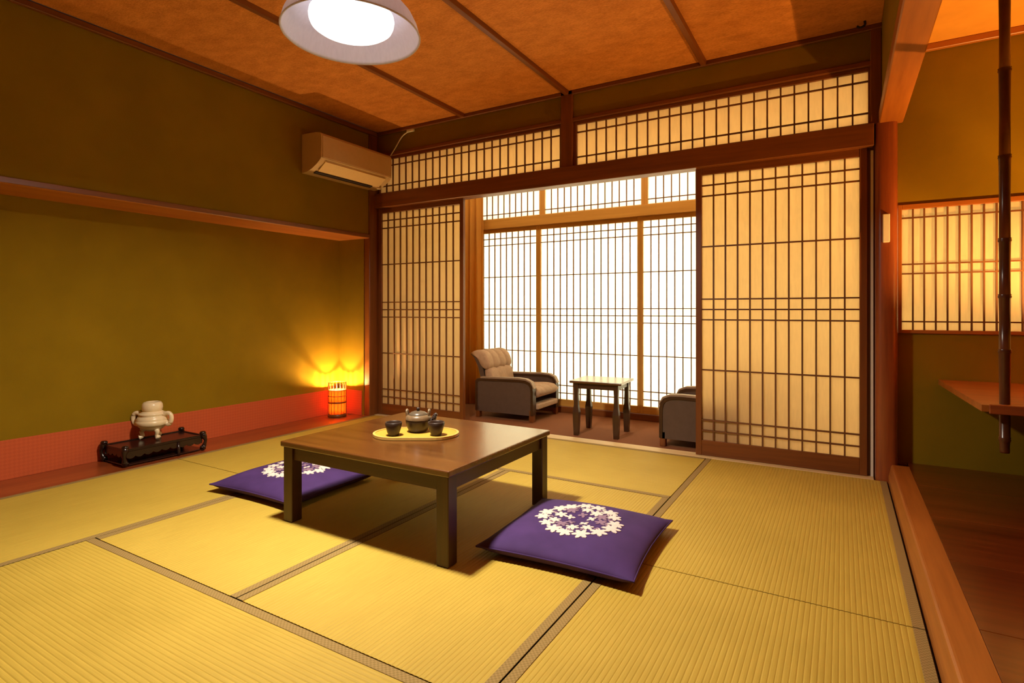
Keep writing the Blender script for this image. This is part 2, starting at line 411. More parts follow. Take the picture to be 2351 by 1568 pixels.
# ------------------------------------------------------------------ veranda beyond the screens
struct('floor_veranda', box(-3.62, XE, 3.70, YW + 0.1, -0.08, 0.0), M_CARPET, 'red-brown carpet of the veranda strip', 'floor')
struct('wall_veranda_left', box(-3.62, -3.56, 3.705, YW + 0.1, 0.0, 2.35), M_WALL, 'olive end wall of the veranda', 'wall')
struct('ceiling_veranda', box(-3.62, XE, 3.705, YW + 0.1, 2.30, 2.36), M_CEIL2, 'board ceiling over the veranda', 'ceiling')
struct('baseboard_veranda', box(-3.56, XE, YW - 0.005, YW + 0.05, 0.0, 0.055, 0.002), wood('dark', 'x'), 'dark sill along the foot of the veranda windows', 'baseboard')
struct('trim_13', box(-3.56, XE, YW - 0.03, YW + 0.06, 1.700, 1.790, 0.003), wood('sash', 'x'), 'honey wooden rail between lower and upper veranda windows', 'trim')
struct('trim_14', box(-3.56, XE, YW - 0.02, YW + 0.06, 2.19, 2.30, 0.003), wood('sash', 'x'), 'honey wooden head rail of the veranda windows', 'trim')
HZ_W = [0.174, 0.242, 0.539, 0.812, 0.872, 0.932, 1.237, 1.543, 1.607]
PW = [-3.37, -2.41, -1.45, -0.49, 0.47, 1.43]
NAMES = ['veranda window panel half hidden by the curtain and left armchair', 'middle veranda window panel behind the small side table', 'veranda window panel behind the right armchair',
         'veranda window panel behind the right sliding screen', 'veranda window panel behind the alcove window']
UP = ['upper veranda transom next to the curtain', 'middle upper veranda transom above the side table', 'upper veranda transom above the right armchair',
      'upper veranda transom behind the right sliding screen', 'upper veranda transom behind the alcove']
for i in range(5):
    wp = thing('window_%d' % (4 + i), NAMES[i], 'window', loc=((PW[i]), YW, 0), kind='structure')
    screen(wp, 0.0, 0.96, 0.056, 1.700, 0.0, 0.024, 0.062, 0.036, 14, HZ_W, 0.0072, 0.03, 'sash', 'lattice', M_PAPER_OUT)
    wu = thing('window_%d' % (9 + i), UP[i], 'window', loc=((PW[i] + 0.035), YW + 0.005, 0), kind='structure')
    screen(wu, 0.0, 0.96, 1.790, 2.19, 0.0, 0.028, 0.012, 0.012, 14, [1.842, 2.12], 0.0072, 0.03, 'sash', 'lattice', M_PAPER_OUT)
fb = bmesh.new(); bx(fb, -3.56, -3.37, YW, YW + 0.05, 0.0, 2.3); bx(fb, 1.43, XE, YW, YW + 0.05, 0.0, 2.3)
struct('wall_veranda_window', fb, M_WALL, 'olive wall piers beside the veranda windows', 'wall')
cb = bmesh.new(); n = 60; T = []; B = []
for i in range(n + 1):
    t = i / n; x = -3.135 + 0.185 * t; y = 4.36 + 0.028 * math.sin(t * 2 * math.pi * 3.5) + 0.08 * t
    T.append(cb.verts.new((x, y, 2.27))); B.append(cb.verts.new((x + 0.01 * math.sin(9 * t), y, 0.03)))
for i in range(n): cb.faces.new((T[i], T[i + 1], B[i + 1], B[i]))
cu = tag(obj('curtain', cb, paper('curtain_cloth', (0.66, 0.33, 0.07), (0.80, 0.42, 0.08), 0.45), None, True), 'tan folded curtain hanging at the left end of the veranda', 'curtain')
md = cu.modifiers.new('thick', 'SOLIDIFY'); md.thickness = 0.004

# ------------------------------------------------------------------ pendant lamp
LX, LY, LZ, LS = -1.656, 1.566, 2.00, 0.90
lamp = thing('pendant_lamp', 'white bowl-shaped pendant lamp glowing below the ceiling', 'lamp', (LX, LY, 0))
M_SHADE = paper('lamp_shade_white', (0.80, 0.82, 0.92), (0.95, 0.88, 0.92), 0.55)
def lz(pts): return [(r * LS, LZ + dz * LS) for r, dz in pts]
sh = lz([(0.2925, 0), (0.291, 0.012), (0.282, 0.045), (0.262, 0.085), (0.232, 0.120), (0.19, 0.148), (0.13, 0.168), (0.06, 0.178), (0.03, 0.18)])
inn = [(r - 0.004, z - 0.003 if r < 0.22 else z) for r, z in reversed(sh)]
obj('shade', lathe(sh + inn, 64, closed=True), M_SHADE, lamp, True)
obj('shade_rim', lathe(lz([(0.2935, -0.003), (0.2955, 0.001), (0.2935, 0.005), (0.2885, 0.001)]), 64, closed=True), M_SHADE, lamp, True)
dm = [(0, 0.085), (0.178, 0.085), (0.181, 0.070), (0.178, 0.052)] + [(0.178 * math.cos(a), 0.052 - 0.052 * math.sin(a)) for a in [R(15 * k) for k in range(1, 6)]] + [(0, 0)]
obj('diffuser', lathe(lz(dm), 48), emitter('lamp_glow', (1.0, 0.98, 0.98), 2.1), lamp, True, label='glowing white dome')
ll = bpy.data.lights.new('lamp_light', 'AREA'); ll.shape = 'DISK'; ll.size = 0.18; ll.energy = 76.0; ll.color = (1.0, 0.91, 0.74); ll.spread = R(158)
lo = bpy.data.objects.new('lamp_light', ll); COL.objects.link(lo); lo.parent = lamp; lo.location = (0, 0, LZ - 0.002)
SZ = LZ + 0.18 * LS
obj('socket', lathe([(0, SZ), (0.032, SZ), (0.032, SZ + 0.055), (0.012, SZ + 0.07), (0, SZ + 0.07)], 24), M_SHADE, lamp)
obj('cord', lathe([(0.005, SZ + 0.07), (0.005, ZC - 0.03)], 10), M_WHITE, lamp)
obj('ceiling_rose', lathe([(0, ZC - 0.036), (0.035, ZC - 0.036), (0.052, ZC - 0.02), (0.055, ZC), (0, ZC)], 32), M_SHADE, lamp)

# ------------------------------------------------------------------ lanterns
def amber(name, refl, trans, mix):
    return paper(name, refl, trans, mix)
M_AMBER = amber('amber_shade', (0.55, 0.15, 0.03), (0.85, 0.30, 0.06), 0.4)
def lantern(label, loc, power, color, bulb_z=0.203):
    t = thing('lantern', label, 'lantern', loc)
    obj('base', lathe([(0, 0), (0.074, 0), (0.078, 0.006), (0.078, 0.020), (0.070, 0.026), (0, 0.026)], 32), wood('dark', 'x'), t, True)
    obj('lower_shade', lathe([(0.072, 0.026), (0.072, 0.118), (0.070, 0.118), (0.070, 0.026)], 32, closed=True), M_AMBER, t, True, label='glowing amber band')
    obj('upper_shade', lathe([(0.072, 0.130), (0.072, 0.230), (0.070, 0.230), (0.070, 0.130)], 32, closed=True), M_AMBER, t, True, label='dark amber upper sleeve')
    for z, h in ((0.118, 0.012), (0.176, 0.005), (0.226, 0.005), (0.292, 0.004)):
        obj('ring', lathe([(0.0715, z), (0.0775, z), (0.0775, z + h), (0.0715, z + h)], 32, closed=True), wood('dark', 'x'), t, True)
    st = mesh('strut', box(-0.0018, 0.0018, -0.0018, 0.0018, 0.024, 0.294), wood('dark', 'z'))
    for k in range(16):
        a = 2 * math.pi * (k + 0.3) / 16
        s = obj('strut', st, None, t, loc=(0.075 * math.cos(a), 0.075 * math.sin(a), 0)); s.rotation_euler = (0, 0, a)
    obj('bulb_holder', lathe([(0, 0.026), (0.012, 0.026), (0.012, 0.045), (0, 0.045)], 12), M_WHITE, t)
    for nm, z, pw in (('lantern_light', bulb_z, power), ('lantern_light', 0.07, power * 0.10)):
        l = bpy.data.lights.new(nm, 'POINT'); l.energy = pw; l.color = color; l.shadow_soft_size = 0.016
        o = bpy.data.objects.new(nm, l); COL.objects.link(o); o.parent = t; o.location = (0, 0, z)
    return t
lantern('small round amber lantern glowing in the corner of the left recess', (-3.772, 3.398, 0.0), 60.0, (1.0, 0.62, 0.24))
lantern('amber lantern standing on the alcove shelf to the right', (1.02, 3.20, 0.553), 145.0, (1.0, 0.50, 0.12))

# ------------------------------------------------------------------ air conditioner and its cord
ac = thing('air_conditioner', 'cream wall air conditioner high in the left corner', 'air conditioner', (XL, 2.85, 1.965))
L = 0.752
def acp(e): return [(0.0, 0.0), (0.055, 0.004), (0.110, 0.022), (0.160, 0.048), (0.196, 0.074), (0.212, 0.092), (0.215, 0.20), (0.213, 0.262), (0.198, 0.280), (0.150, 0.290), (0.0, 0.296)]
auto_smooth(obj('body', prism(acp(0), 'y', 0, L), M_AC, ac), 35)
obj('front_panel', prism([(0.2135, 0.098), (0.219, 0.098), (0.2195, 0.20), (0.2175, 0.258), (0.2125, 0.262)], 'y', 0.012, L - 0.012), M_AC, ac)
obj('louvre_flap', prism([(0.117, 0.016), (0.122, 0.0105), (0.203, 0.0695), (0.199, 0.077)], 'y', 0.05, L - 0.06), plain('flap_plastic', (0.78, 0.56, 0.30), 0.4, 0.4, 0.02), ac, label='yellowish air outlet flap')
obj('outlet_slot', prism([(0.070, 0.004), (0.072, -0.0005), (0.100, 0.0085), (0.099, 0.014)], 'y', 0.05, L - 0.11), M_BLACK, ac, label='long dark outlet slot')
obj('back_plate', box(-0.001, 0.02, 0.01, L - 0.01, 0.01, 0.285), M_AC, ac)
obj('corner_knob', lathe([(0, -0.012), (0.016, -0.012), (0.02, 0.0), (0.016, 0.012), (0, 0.012)], 16), M_AC, ac, True, loc=(0.10, L - 0.035, 0.012))
cord = thing('power_cord', 'white cable from the air conditioner up to the ceiling corner', 'cable', (-3.138, YB, 2.44))
obj('wire', tube(bez([(-3.362 + 3.138, -0.02, -0.185), (-3.30 + 3.138, -0.022, -0.120), (-3.245 + 3.138, -0.014, -0.045), (-3.19 + 3.138, -0.012, -0.012), (-3.13 + 3.138, -0.012, -0.006)], 8), 0.005, 8), M_WHITE, cord, True)
obj('wall_cap', box(-0.045, 0.03, -0.02, 0.0, -0.010, 0.012, 0.004, 2), M_WHITE, cord)
tag(obj('ceiling_hook', tube(bez([(0.106, 3.56, ZC), (0.106, 3.56, ZC - 0.022), (0.085, 3.56, ZC - 0.030), (0.07, 3.56, ZC - 0.020)], 6), 0.006, 8), M_BLACK, None, True), 'small dark hook under the ceiling by the right corner', 'hook')

# ------------------------------------------------------------------ low table
tb = thing('low_table', 'low square dark brown wooden table on the mats', 'table', (-1.652, 1.978, 0))
W2, D2, HT = 0.458, 0.398, 0.350
obj('table_top', box(-W2, W2, -D2, D2, HT - 0.024, HT, 0.005, 2), wood('walnut', 'x'), tb)
lm = mesh('leg', box(-0.0275, 0.0275, -0.0275, 0.0275, 0.0015, HT - 0.024, 0.003), wood('deep', 'z'))
for sx in (-1, 1):
    for sy in (-1, 1): obj('leg', lm, None, tb, loc=(sx * (W2 - 0.037), sy * (D2 - 0.037), 0))
for sy in (-1, 1): obj('apron', box(-W2 + 0.065, W2 - 0.065, sy * (D2 - 0.030) - 0.010, sy * (D2 - 0.030) + 0.010, HT - 0.080, HT - 0.024, 0.002), wood('deep', 'x'), tb)
for sx in (-1, 1): obj('apron', box(sx * (W2 - 0.030) - 0.010, sx * (W2 - 0.030) + 0.010, -D2 + 0.065, D2 - 0.065, HT - 0.080, HT - 0.024, 0.002), wood('deep', 'y'), tb)

# ------------------------------------------------------------------ tea set
TR = R(30.6); tc = Vector((-1.672, 1.968, HT)); tray = thing('tea_tray', 'oval yellow wooden tray on the low table', 'tray', tc, TR)
def stadium(hw, hd, n=14):
    p = []
    for s, c0 in ((1, hw - hd), (-1, -(hw - hd))):
        for k in range(n + 1):
            a = -math.pi / 2 + math.pi * k / n
            p.append((c0 + s * hd * math.cos(a), s * hd * math.sin(a)))
    return p
def ring_wall(outer, inner, z0, z1):
    bm = bmesh.new(); n = len(outer)
    q = [[bm.verts.new((*p, z)) for p in o] for o, z in ((outer, z0), (outer, z1), (inner, z1), (inner, z0))]
    for a, b in zip(q, q[1:] + q[:1]):
        for i in range(n): bm.faces.new((a[i], a[(i + 1) % n], b[(i + 1) % n], b[i]))
    bmesh.ops.recalc_face_normals(bm, faces=bm.faces[:]); return bm
M_TRAY = plain('tray_bamboo', (0.56, 0.32, 0.045), 0.4, 0.4, 0.06, 12)
obj('tray_plate', prism(stadium(0.186, 0.104), 'z', 0.0, 0.010), M_TRAY, tray)
obj('tray_rim', ring_wall(stadium(0.195, 0.113), stadium(0.185, 0.103), 0.002, 0.0135), plain('tray_rim_wood', (0.66, 0.40, 0.10), 0.4, 0.4, 0.06), tray)
def on_tray(dx, dy): return (tc.x + dx * math.cos(TR) - dy * math.sin(TR), tc.y + dx * math.sin(TR) + dy * math.cos(TR), HT + 0.010)
M_CLAY = plain('dark_glazed_clay', (0.034, 0.018, 0.012), 0.38, 0.5, 0.35, 40)
M_CLAYL = plain('sandy_glaze', (0.17, 0.105, 0.052), 0.35, 0.5, 0.2, 40)
def cup(label, p):
    c = thing('tea_cup', label, 'cup', p, group='dark tea cups on the tray')
    obj('cup_body', lathe([(0, 0), (0.023, 0), (0.024, 0.006), (0.030, 0.022), (0.036, 0.044), (0.0375, 0.058), (0.0355, 0.061), (0.0335, 0.058), (0.032, 0.044), (0.026, 0.022), (0.0, 0.012)], 28), M_CLAY, c, True)
    obj('tea', lathe([(0, 0.040), (0.0305, 0.040)], 24), plain('tea_liquid', (0.05, 0.03, 0.01), 0.1, 0.5), c)
    obj('foot_ring', lathe([(0.017, -0.0), (0.0245, -0.0), (0.0245, 0.003), (0.017, 0.003)], 20, closed=True), M_CLAY, c)
cup('dark tea cup left of the teapot', on_tray(-0.092, -0.052)); cup('dark tea cup right of the teapot under the spout', on_tray(0.098, -0.048))
tp = thing('teapot', 'dark brown teapot with sandy lid on the tray', 'teapot', on_tray(0.004, 0.030), TR)
obj('pot_body', lathe([(0, 0), (0.036, 0), (0.042, 0.005), (0.050, 0.022), (0.056, 0.044), (0.057, 0.060), (0.052, 0.074), (0.044, 0.078), (0.040, 0.076), (0.0, 0.070)], 36), M_CLAY, tp, True)
obj('shoulder_band', lathe([(0.0578, 0.058), (0.0575, 0.064), (0.053, 0.0755), (0.0445, 0.0795), (0.044, 0.077)], 36), M_CLAYL, tp, True, label='pale sandy shoulder')
ld = obj('lid', lathe([(0.043, 0.079), (0.042, 0.083), (0.032, 0.090), (0.016, 0.095), (0, 0.096)], 32), plain('lid_glaze', (0.10, 0.072, 0.045), 0.3, 0.5, 0.2), tp, True)
obj('knob', lathe([(0, 0.094), (0.007, 0.095), (0.006, 0.100), (0.009, 0.106), (0.006, 0.111), (0, 0.112)], 16), M_CLAY, ld, True)
obj('spout', tube(bez([(0.046, 0, 0.036), (0.066, 0, 0.050), (0.078, 0, 0.074), (0.086, 0, 0.082)], 6), [0.016 - 0.0085 * i / 18 for i in range(19)], 12), M_CLAY, tp, True)
for s in (-1, 1):
    obj('lug', tube(bez([(s * 0.048, -0.010, 0.074), (s * 0.051, -0.009, 0.092), (s * 0.051, 0.0, 0.100), (s * 0.051, 0.009, 0.092), (s * 0.048, 0.010, 0.074)], 5), 0.0062, 8), M_CLAYL, tp, True)

# ------------------------------------------------------------------ floor cushions
M_PURPLE = plain('purple_cotton', (0.062, 0.027, 0.118), 0.8, 0.2, 0.14, 9, bmp=0.15)
M_EMB = plain('white_embroidery', (0.74, 0.62, 0.56), 0.8, 0.1, 0.08, 120)
M_EMB2 = plain('lilac_embroidery', (0.27, 0.17, 0.24), 0.8, 0.1, 0.1, 120)
HS = 0.285
def c_top(u, v):
    """height of the top skin at u, v in -1..1"""
    e = max(0.0, (1 - abs(u) ** 3.2)) ** 0.55 * max(0.0, (1 - abs(v) ** 3.2)) ** 0.55
    dim = -0.010 * math.exp(-(u * u + v * v) / 0.05)
    return 0.040 + 0.058 * e + dim + 0.003 * math.sin(5 * u + 2 * v) * e
def c_bot(u, v):
    e = max(0.0, (1 - abs(u) ** 9)) ** 0.6 * max(0.0, (1 - abs(v) ** 9)) ** 0.6
    return 0.040 - 0.0385 * e
def c_xy(u, v):
    pin = 1 + 0.045 * (abs(u) * abs(v)) ** 3 - 0.018 * (1 - min(abs(u), abs(v)))
    return u * HS * pin, v * HS * pin
def cushion(label, loc, rz, seed):
    rnd = random.Random(seed)
    t = thing('floor_cushion', label, 'cushion', loc, rz, 'purple floor cushions beside the low table')
    bm = bmesh.new(); n = 40; top = {}; bot = {}
    us = [math.sin(math.pi / 2 * (2 * i / n - 1)) for i in range(n + 1)]
    for i in range(n + 1):
        for j in range(n + 1):
            u, v = us[i], us[j]; x, y = c_xy(u, v); edge = i in (0, n) or j in (0, n)
            tv = bm.verts.new((x, y, 0.040 if edge else c_top(u, v))); top[i, j] = tv
            bot[i, j] = tv if edge else bm.verts.new((x, y, c_bot(u, v)))
    for i in range(n):
        for j in range(n):
            bm.faces.new((top[i, j], top[i + 1, j], top[i + 1, j + 1], top[i, j + 1]))
            bm.faces.new((bot[i, j + 1], bot[i + 1, j + 1], bot[i + 1, j], bot[i, j]))
    obj('body', bm, M_PURPLE, t, True)
    ed = []
    for a, b in (((-1, -1), (1, -1)), ((1, -1), (1, 1)), ((1, 1), (-1, 1)), ((-1, 1), (-1, -1))):
        for k in range(16):
            q = k / 16; u = a[0] + (b[0] - a[0]) * q; v = a[1] + (b[1] - a[1]) * q
            x, y = c_xy(u, v); ed.append((x, y, 0.040))
    ed.append(ed[0])
    obj('seam', tube(ed, 0.0035, 6, cap=False), M_PURPLE, t, True)
    def flower(cu, cv, r, mat, nm, petals, ph, inner):
        b2 = bmesh.new(); m = petals * 4
        def pt(x, y, lift):
            u, v = x / HS, y / HS
            return (x, y, c_top(u, v) + lift)
        C = b2.verts.new(pt(cu, cv, 0.0030)); ring = []; low = []
        for k in range(m):
            a = ph + 2 * math.pi * k / m
            rr = r * (inner + (1 - inner) * abs(math.cos(petals * (a - ph) / 2)) ** 1.15)
            ring.append(b2.verts.new(pt(cu + rr * math.cos(a), cv + rr * math.sin(a), 0.0020)))
            low.append(b2.verts.new(pt(cu + rr * math.cos(a), cv + rr * math.sin(a), -0.004)))
        for k in range(m):
            b2.faces.new((C, ring[k], ring[(k + 1) % m])); b2.faces.new((ring[k], low[k], low[(k + 1) % m], ring[(k + 1) % m]))
        bmesh.ops.recalc_face_normals(b2, faces=b2.faces[:])
        obj(nm, b2, mat, t)
    for k in range(15):
        a = 2 * math.pi * (k + 0.3 * rnd.random()) / 15; rr = 0.136 + 0.014 * rnd.random()
        flower(rr * math.cos(a), rr * math.sin(a), 0.031 + 0.007 * rnd.random(), M_EMB, 'embroidered_flower', 6, rnd.random() * 6, 0.50)
    for k in range(10):
        a = 2 * math.pi * (k + 0.5 + 0.4 * rnd.random()) / 10; rr = 0.086 + 0.014 * rnd.random()
        flower(rr * math.cos(a), rr * math.sin(a), 0.025 + 0.007 * rnd.random(), M_EMB if k % 3 else M_EMB2, 'embroidered_flower', 6, rnd.random() * 6, 0.45)
    for k in range(5):
        a = 2 * math.pi * k / 5 + 0.4; rr = 0.046
        flower(rr * math.cos(a), rr * math.sin(a), 0.022, M_EMB2 if k % 2 else M_EMB, 'embroidered_leaf', 4, rnd.random() * 6, 0.3)
    for k in range(14):
        a = 2 * math.pi * (k + 0.5) / 14; rr = 0.112 + 0.012 * rnd.random()
        flower(rr * math.cos(a), rr * math.sin(a), 0.013, M_EMB2, 'embroidered_leaf', 3, rnd.random() * 6, 0.3)
cushion('purple floor cushion right of the low table in full view', (-0.892, 2.035, 0), R(3.0), 3)
cushion('purple floor cushion left of the low table, partly behind its leg', (-2.462, 1.955, 0), R(1.5), 8)

# ------------------------------------------------------------------ carved stand and incense burner
SX0, SX1, SY0, SY1, SH = -3.872, -3.592, 1.642, 2.130, 0.100
sd = thing('display_stand', 'low carved black wooden display stand in the left recess', 'stand', ((SX0 + SX1) / 2, (SY0 + SY1) / 2, 0))
ox, oy = (SX0 + SX1) / 2, (SY0 + SY1) / 2; hx, hyy = (SX1 - SX0) / 2, (SY1 - SY0) / 2
MB = wood('black', 'y')
obj('stand_top', box(-hx + 0.012, hx - 0.012, -hyy + 0.012, hyy - 0.012, SH - 0.012, SH, 0.004, 2), wood('black', 'y'), sd)
for sx in (-1, 1):
    for sy in (-1, 1):
        px, py = sx * (hx - 0.014), sy * (hyy - 0.014); dx, dy = sx * 0.707, sy * 0.707
        q = [(px, py, SH + 0.016), (px + dx * 0.008, py + dy * 0.008, SH - 0.010), (px + dx * 0.016, py + dy * 0.016, SH - 0.034), (px + dx * 0.006, py + dy * 0.006, 0.030), (px - dx * 0.002, py - dy * 0.002, 0.014), (px + dx * 0.010, py + dy * 0.010, 0.011)]
        lg = obj('leg', tube(bez(q, 4), [0.0145 + 0.005 * math.sin(i * 0.55) for i in range(21)], 8), MB, sd, True)
        obj('finial', lathe([(0, SH + 0.006), (0.017, SH + 0.008), (0.020, SH + 0.017), (0.014, SH + 0.026), (0, SH + 0.028)], 12), MB, lg, True, loc=(px, py, 0))
for sy in (0.30,):
    obj('leg', tube([(hx - 0.014, sy * hyy, SH - 0.012), (hx - 0.008, sy * hyy, 0.03), (hx - 0.010, sy * hyy, 0.0)], [0.008, 0.010, 0.007], 8), MB, sd, True)
def fret(n, l):
    p = [(-l, SH - 0.012), (-l, SH - 0.050)]
    for k in range(n * 4 + 1):
        t = k / (n * 4); p.append((-l + 2 * l * t, SH - 0.040 - 0.012 * abs(math.sin(math.pi * n * t)) - 0.004 * math.cos(2 * math.pi * t)))
    p += [(l, SH - 0.050), (l, SH - 0.012)]
    return p
for sx in (-1, 1): obj('carved_apron', prism(fret(9, hyy - 0.02), 'x', sx * (hx - 0.018) - 0.004, sx * (hx - 0.018) + 0.004), MB, sd)
for sy in (-1, 1): obj('carved_apron', prism(fret(5, hx - 0.02), 'y', sy * (hyy - 0.018) - 0.004, sy * (hyy - 0.018) + 0.004), MB, sd)
obj('stretcher', box(-hx + 0.01, hx - 0.01, -hyy + 0.01, hyy - 0.01, 0.006, 0.014, 0.003), MB, sd)
for sx in (-1, 1): obj('edge_rail', box(sx * (hx - 0.016) - 0.006, sx * (hx - 0.016) + 0.006, -hyy + 0.02, hyy - 0.02, SH - 0.002, SH + 0.006, 0.002), MB, sd)
for sy in (-1, 1): obj('edge_rail', box(-hx + 0.02, hx - 0.02, sy * (hyy - 0.016) - 0.006, sy * (hyy - 0.016) + 0.006, SH - 0.002, SH + 0.006, 0.002), MB, sd)

M_JADE = plain('ivory_glaze', (0.80, 0.64, 0.40), 0.28, 0.5, 0.05, 18)
ib = thing('incense_burner', 'ivory three-legged incense burner with lid and looped handles', 'incense burner', (-3.785, 1.895, SH), R(30)); ib.scale = (0.97, 0.97, 0.95)
obj('bowl', lathe([(0, 0.054), (0.030, 0.056), (0.060, 0.068), (0.080, 0.090), (0.089, 0.116), (0.090, 0.136), (0.083, 0.152), (0.072, 0.160), (0.079, 0.166), (0.080, 0.174), (0.068, 0.178), (0, 0.176)], 40), M_JADE, ib, True)
obj('relief_band', lathe([(0.080, 0.092), (0.0905, 0.098), (0.0945, 0.114), (0.0935, 0.124), (0.088, 0.130)], 40), M_JADE, ib, True)
lidb = obj('lid', lathe([(0.066, 0.176), (0.062, 0.184), (0.055, 0.188), (0, 0.190)], 36), M_JADE, ib, True)
obj('lid_crown', lathe([(0.050, 0.186), (0.058, 0.196), (0.0605, 0.214), (0.058, 0.232), (0.050, 0.246), (0.038, 0.250), (0.030, 0.242), (0.022, 0.224), (0.0, 0.218)], 36), M_JADE, lidb, True)
for s in (-1, 1):
    obj('handle', tube(bez([(s * 0.074, 0, 0.162), (s * 0.100, 0, 0.174), (s * 0.120, 0, 0.164), (s * 0.127, 0, 0.138), (s * 0.119, 0, 0.108), (s * 0.104, 0, 0.098), (s * 0.094, 0, 0.106), (s * 0.088, 0, 0.120)], 6), 0.0135, 10), M_JADE, ib, True)
for a in (R(-150), R(-30), R(90)):
    ca, sa = math.cos(a), math.sin(a)
    pts = [(ca * 0.040, sa * 0.040, 0.078), (ca * 0.060, sa * 0.060, 0.056), (ca * 0.052, sa * 0.052, 0.030), (ca * 0.056, sa * 0.056, 0.022), (ca * 0.072, sa * 0.072, 0.0172)]
    obj('leg', tube(bez(pts, 5), [0.020 - 0.0095 * math.sin(i / 20 * math.pi * 0.9) for i in range(21)], 10), M_JADE, ib, True)
    for q in (): pass

# ------------------------------------------------------------------ veranda furniture
M_LEATHER = plain('taupe_leather', (0.105, 0.064, 0.045), 0.5, 0.35, 0.08, 25)
M_SEAT = plain('beige_upholstery', (0.46, 0.30, 0.19), 0.75, 0.2, 0.08, 40)
def pad(l0, l1, w0, w1, th, n_ch, name):
    """channelled cushion lying in x (l0..l1), y (w0..w1), thickness th, channels across y, mesh in local z 0..th"""
    bm = bmesh.new(); nx, ny = 14, n_ch * 8; T = {}; B = {}
    for i in range(nx + 1):
        for j in range(ny + 1):
            s, t = i / nx, j / ny; x = l0 + (l1 - l0) * s; y = w0 + (w1 - w0) * t
            e = (1 - abs(2 * s - 1) ** 5) ** 0.5 if 0 < s < 1 else 0
            c = abs(math.sin(math.pi * n_ch * t)) ** 0.45
            edge = i in (0, nx) or j in (0, ny)
            z = th * (0.45 + 0.55 * e * (0.72 + 0.28 * c)) if not edge else th * 0.45
            T[i, j] = bm.verts.new((x, y, z)); B[i, j] = T[i, j] if edge else bm.verts.new((x, y, th * 0.45 * (1 - e)))
    for i in range(nx):
        for j in range(ny):
            bm.faces.new((T[i, j], T[i + 1, j], T[i + 1, j + 1], T[i, j + 1])); bm.faces.new((B[i, j + 1], B[i + 1, j + 1], B[i + 1, j], B[i, j]))
    return bm
def channel(prof, y0, y1, n, depth):
    """closed outline (x, z) swept along y with n padded channels"""
    bm = bmesh.new(); cx = sum(p[0] for p in prof) / len(prof); cz = sum(p[1] for p in prof) / len(prof); rings = []
    P = [Vector((p[0], 0, p[1])) for p in prof]; P = bez(P + [P[0]], 3)[:-1]
    m = n * 8
    for j in range(m + 1):
        t = j / m; ins = depth * (1 - abs(math.sin(math.pi * n * t)) ** 0.5)
        if j in (0, m): ins = depth * 1.6
        ring = []
        for p in P:
            d = Vector((cx - p.x, 0, cz - p.z)); q = p + d.normalized() * min(ins, d.length * 0.5)
            ring.append(bm.verts.new((q.x, y0 + (y1 - y0) * t, q.z)))
        rings.append(ring)
    for A, B in zip(rings, rings[1:]):
        for k in range(len(A)): bm.faces.new((A[k], A[(k + 1) % len(A)], B[(k + 1) % len(A)], B[k]))
    bm.faces.new(rings[0]); bm.faces.new(rings[-1]); bmesh.ops.recalc_face_normals(bm, faces=bm.faces[:])
    return bm
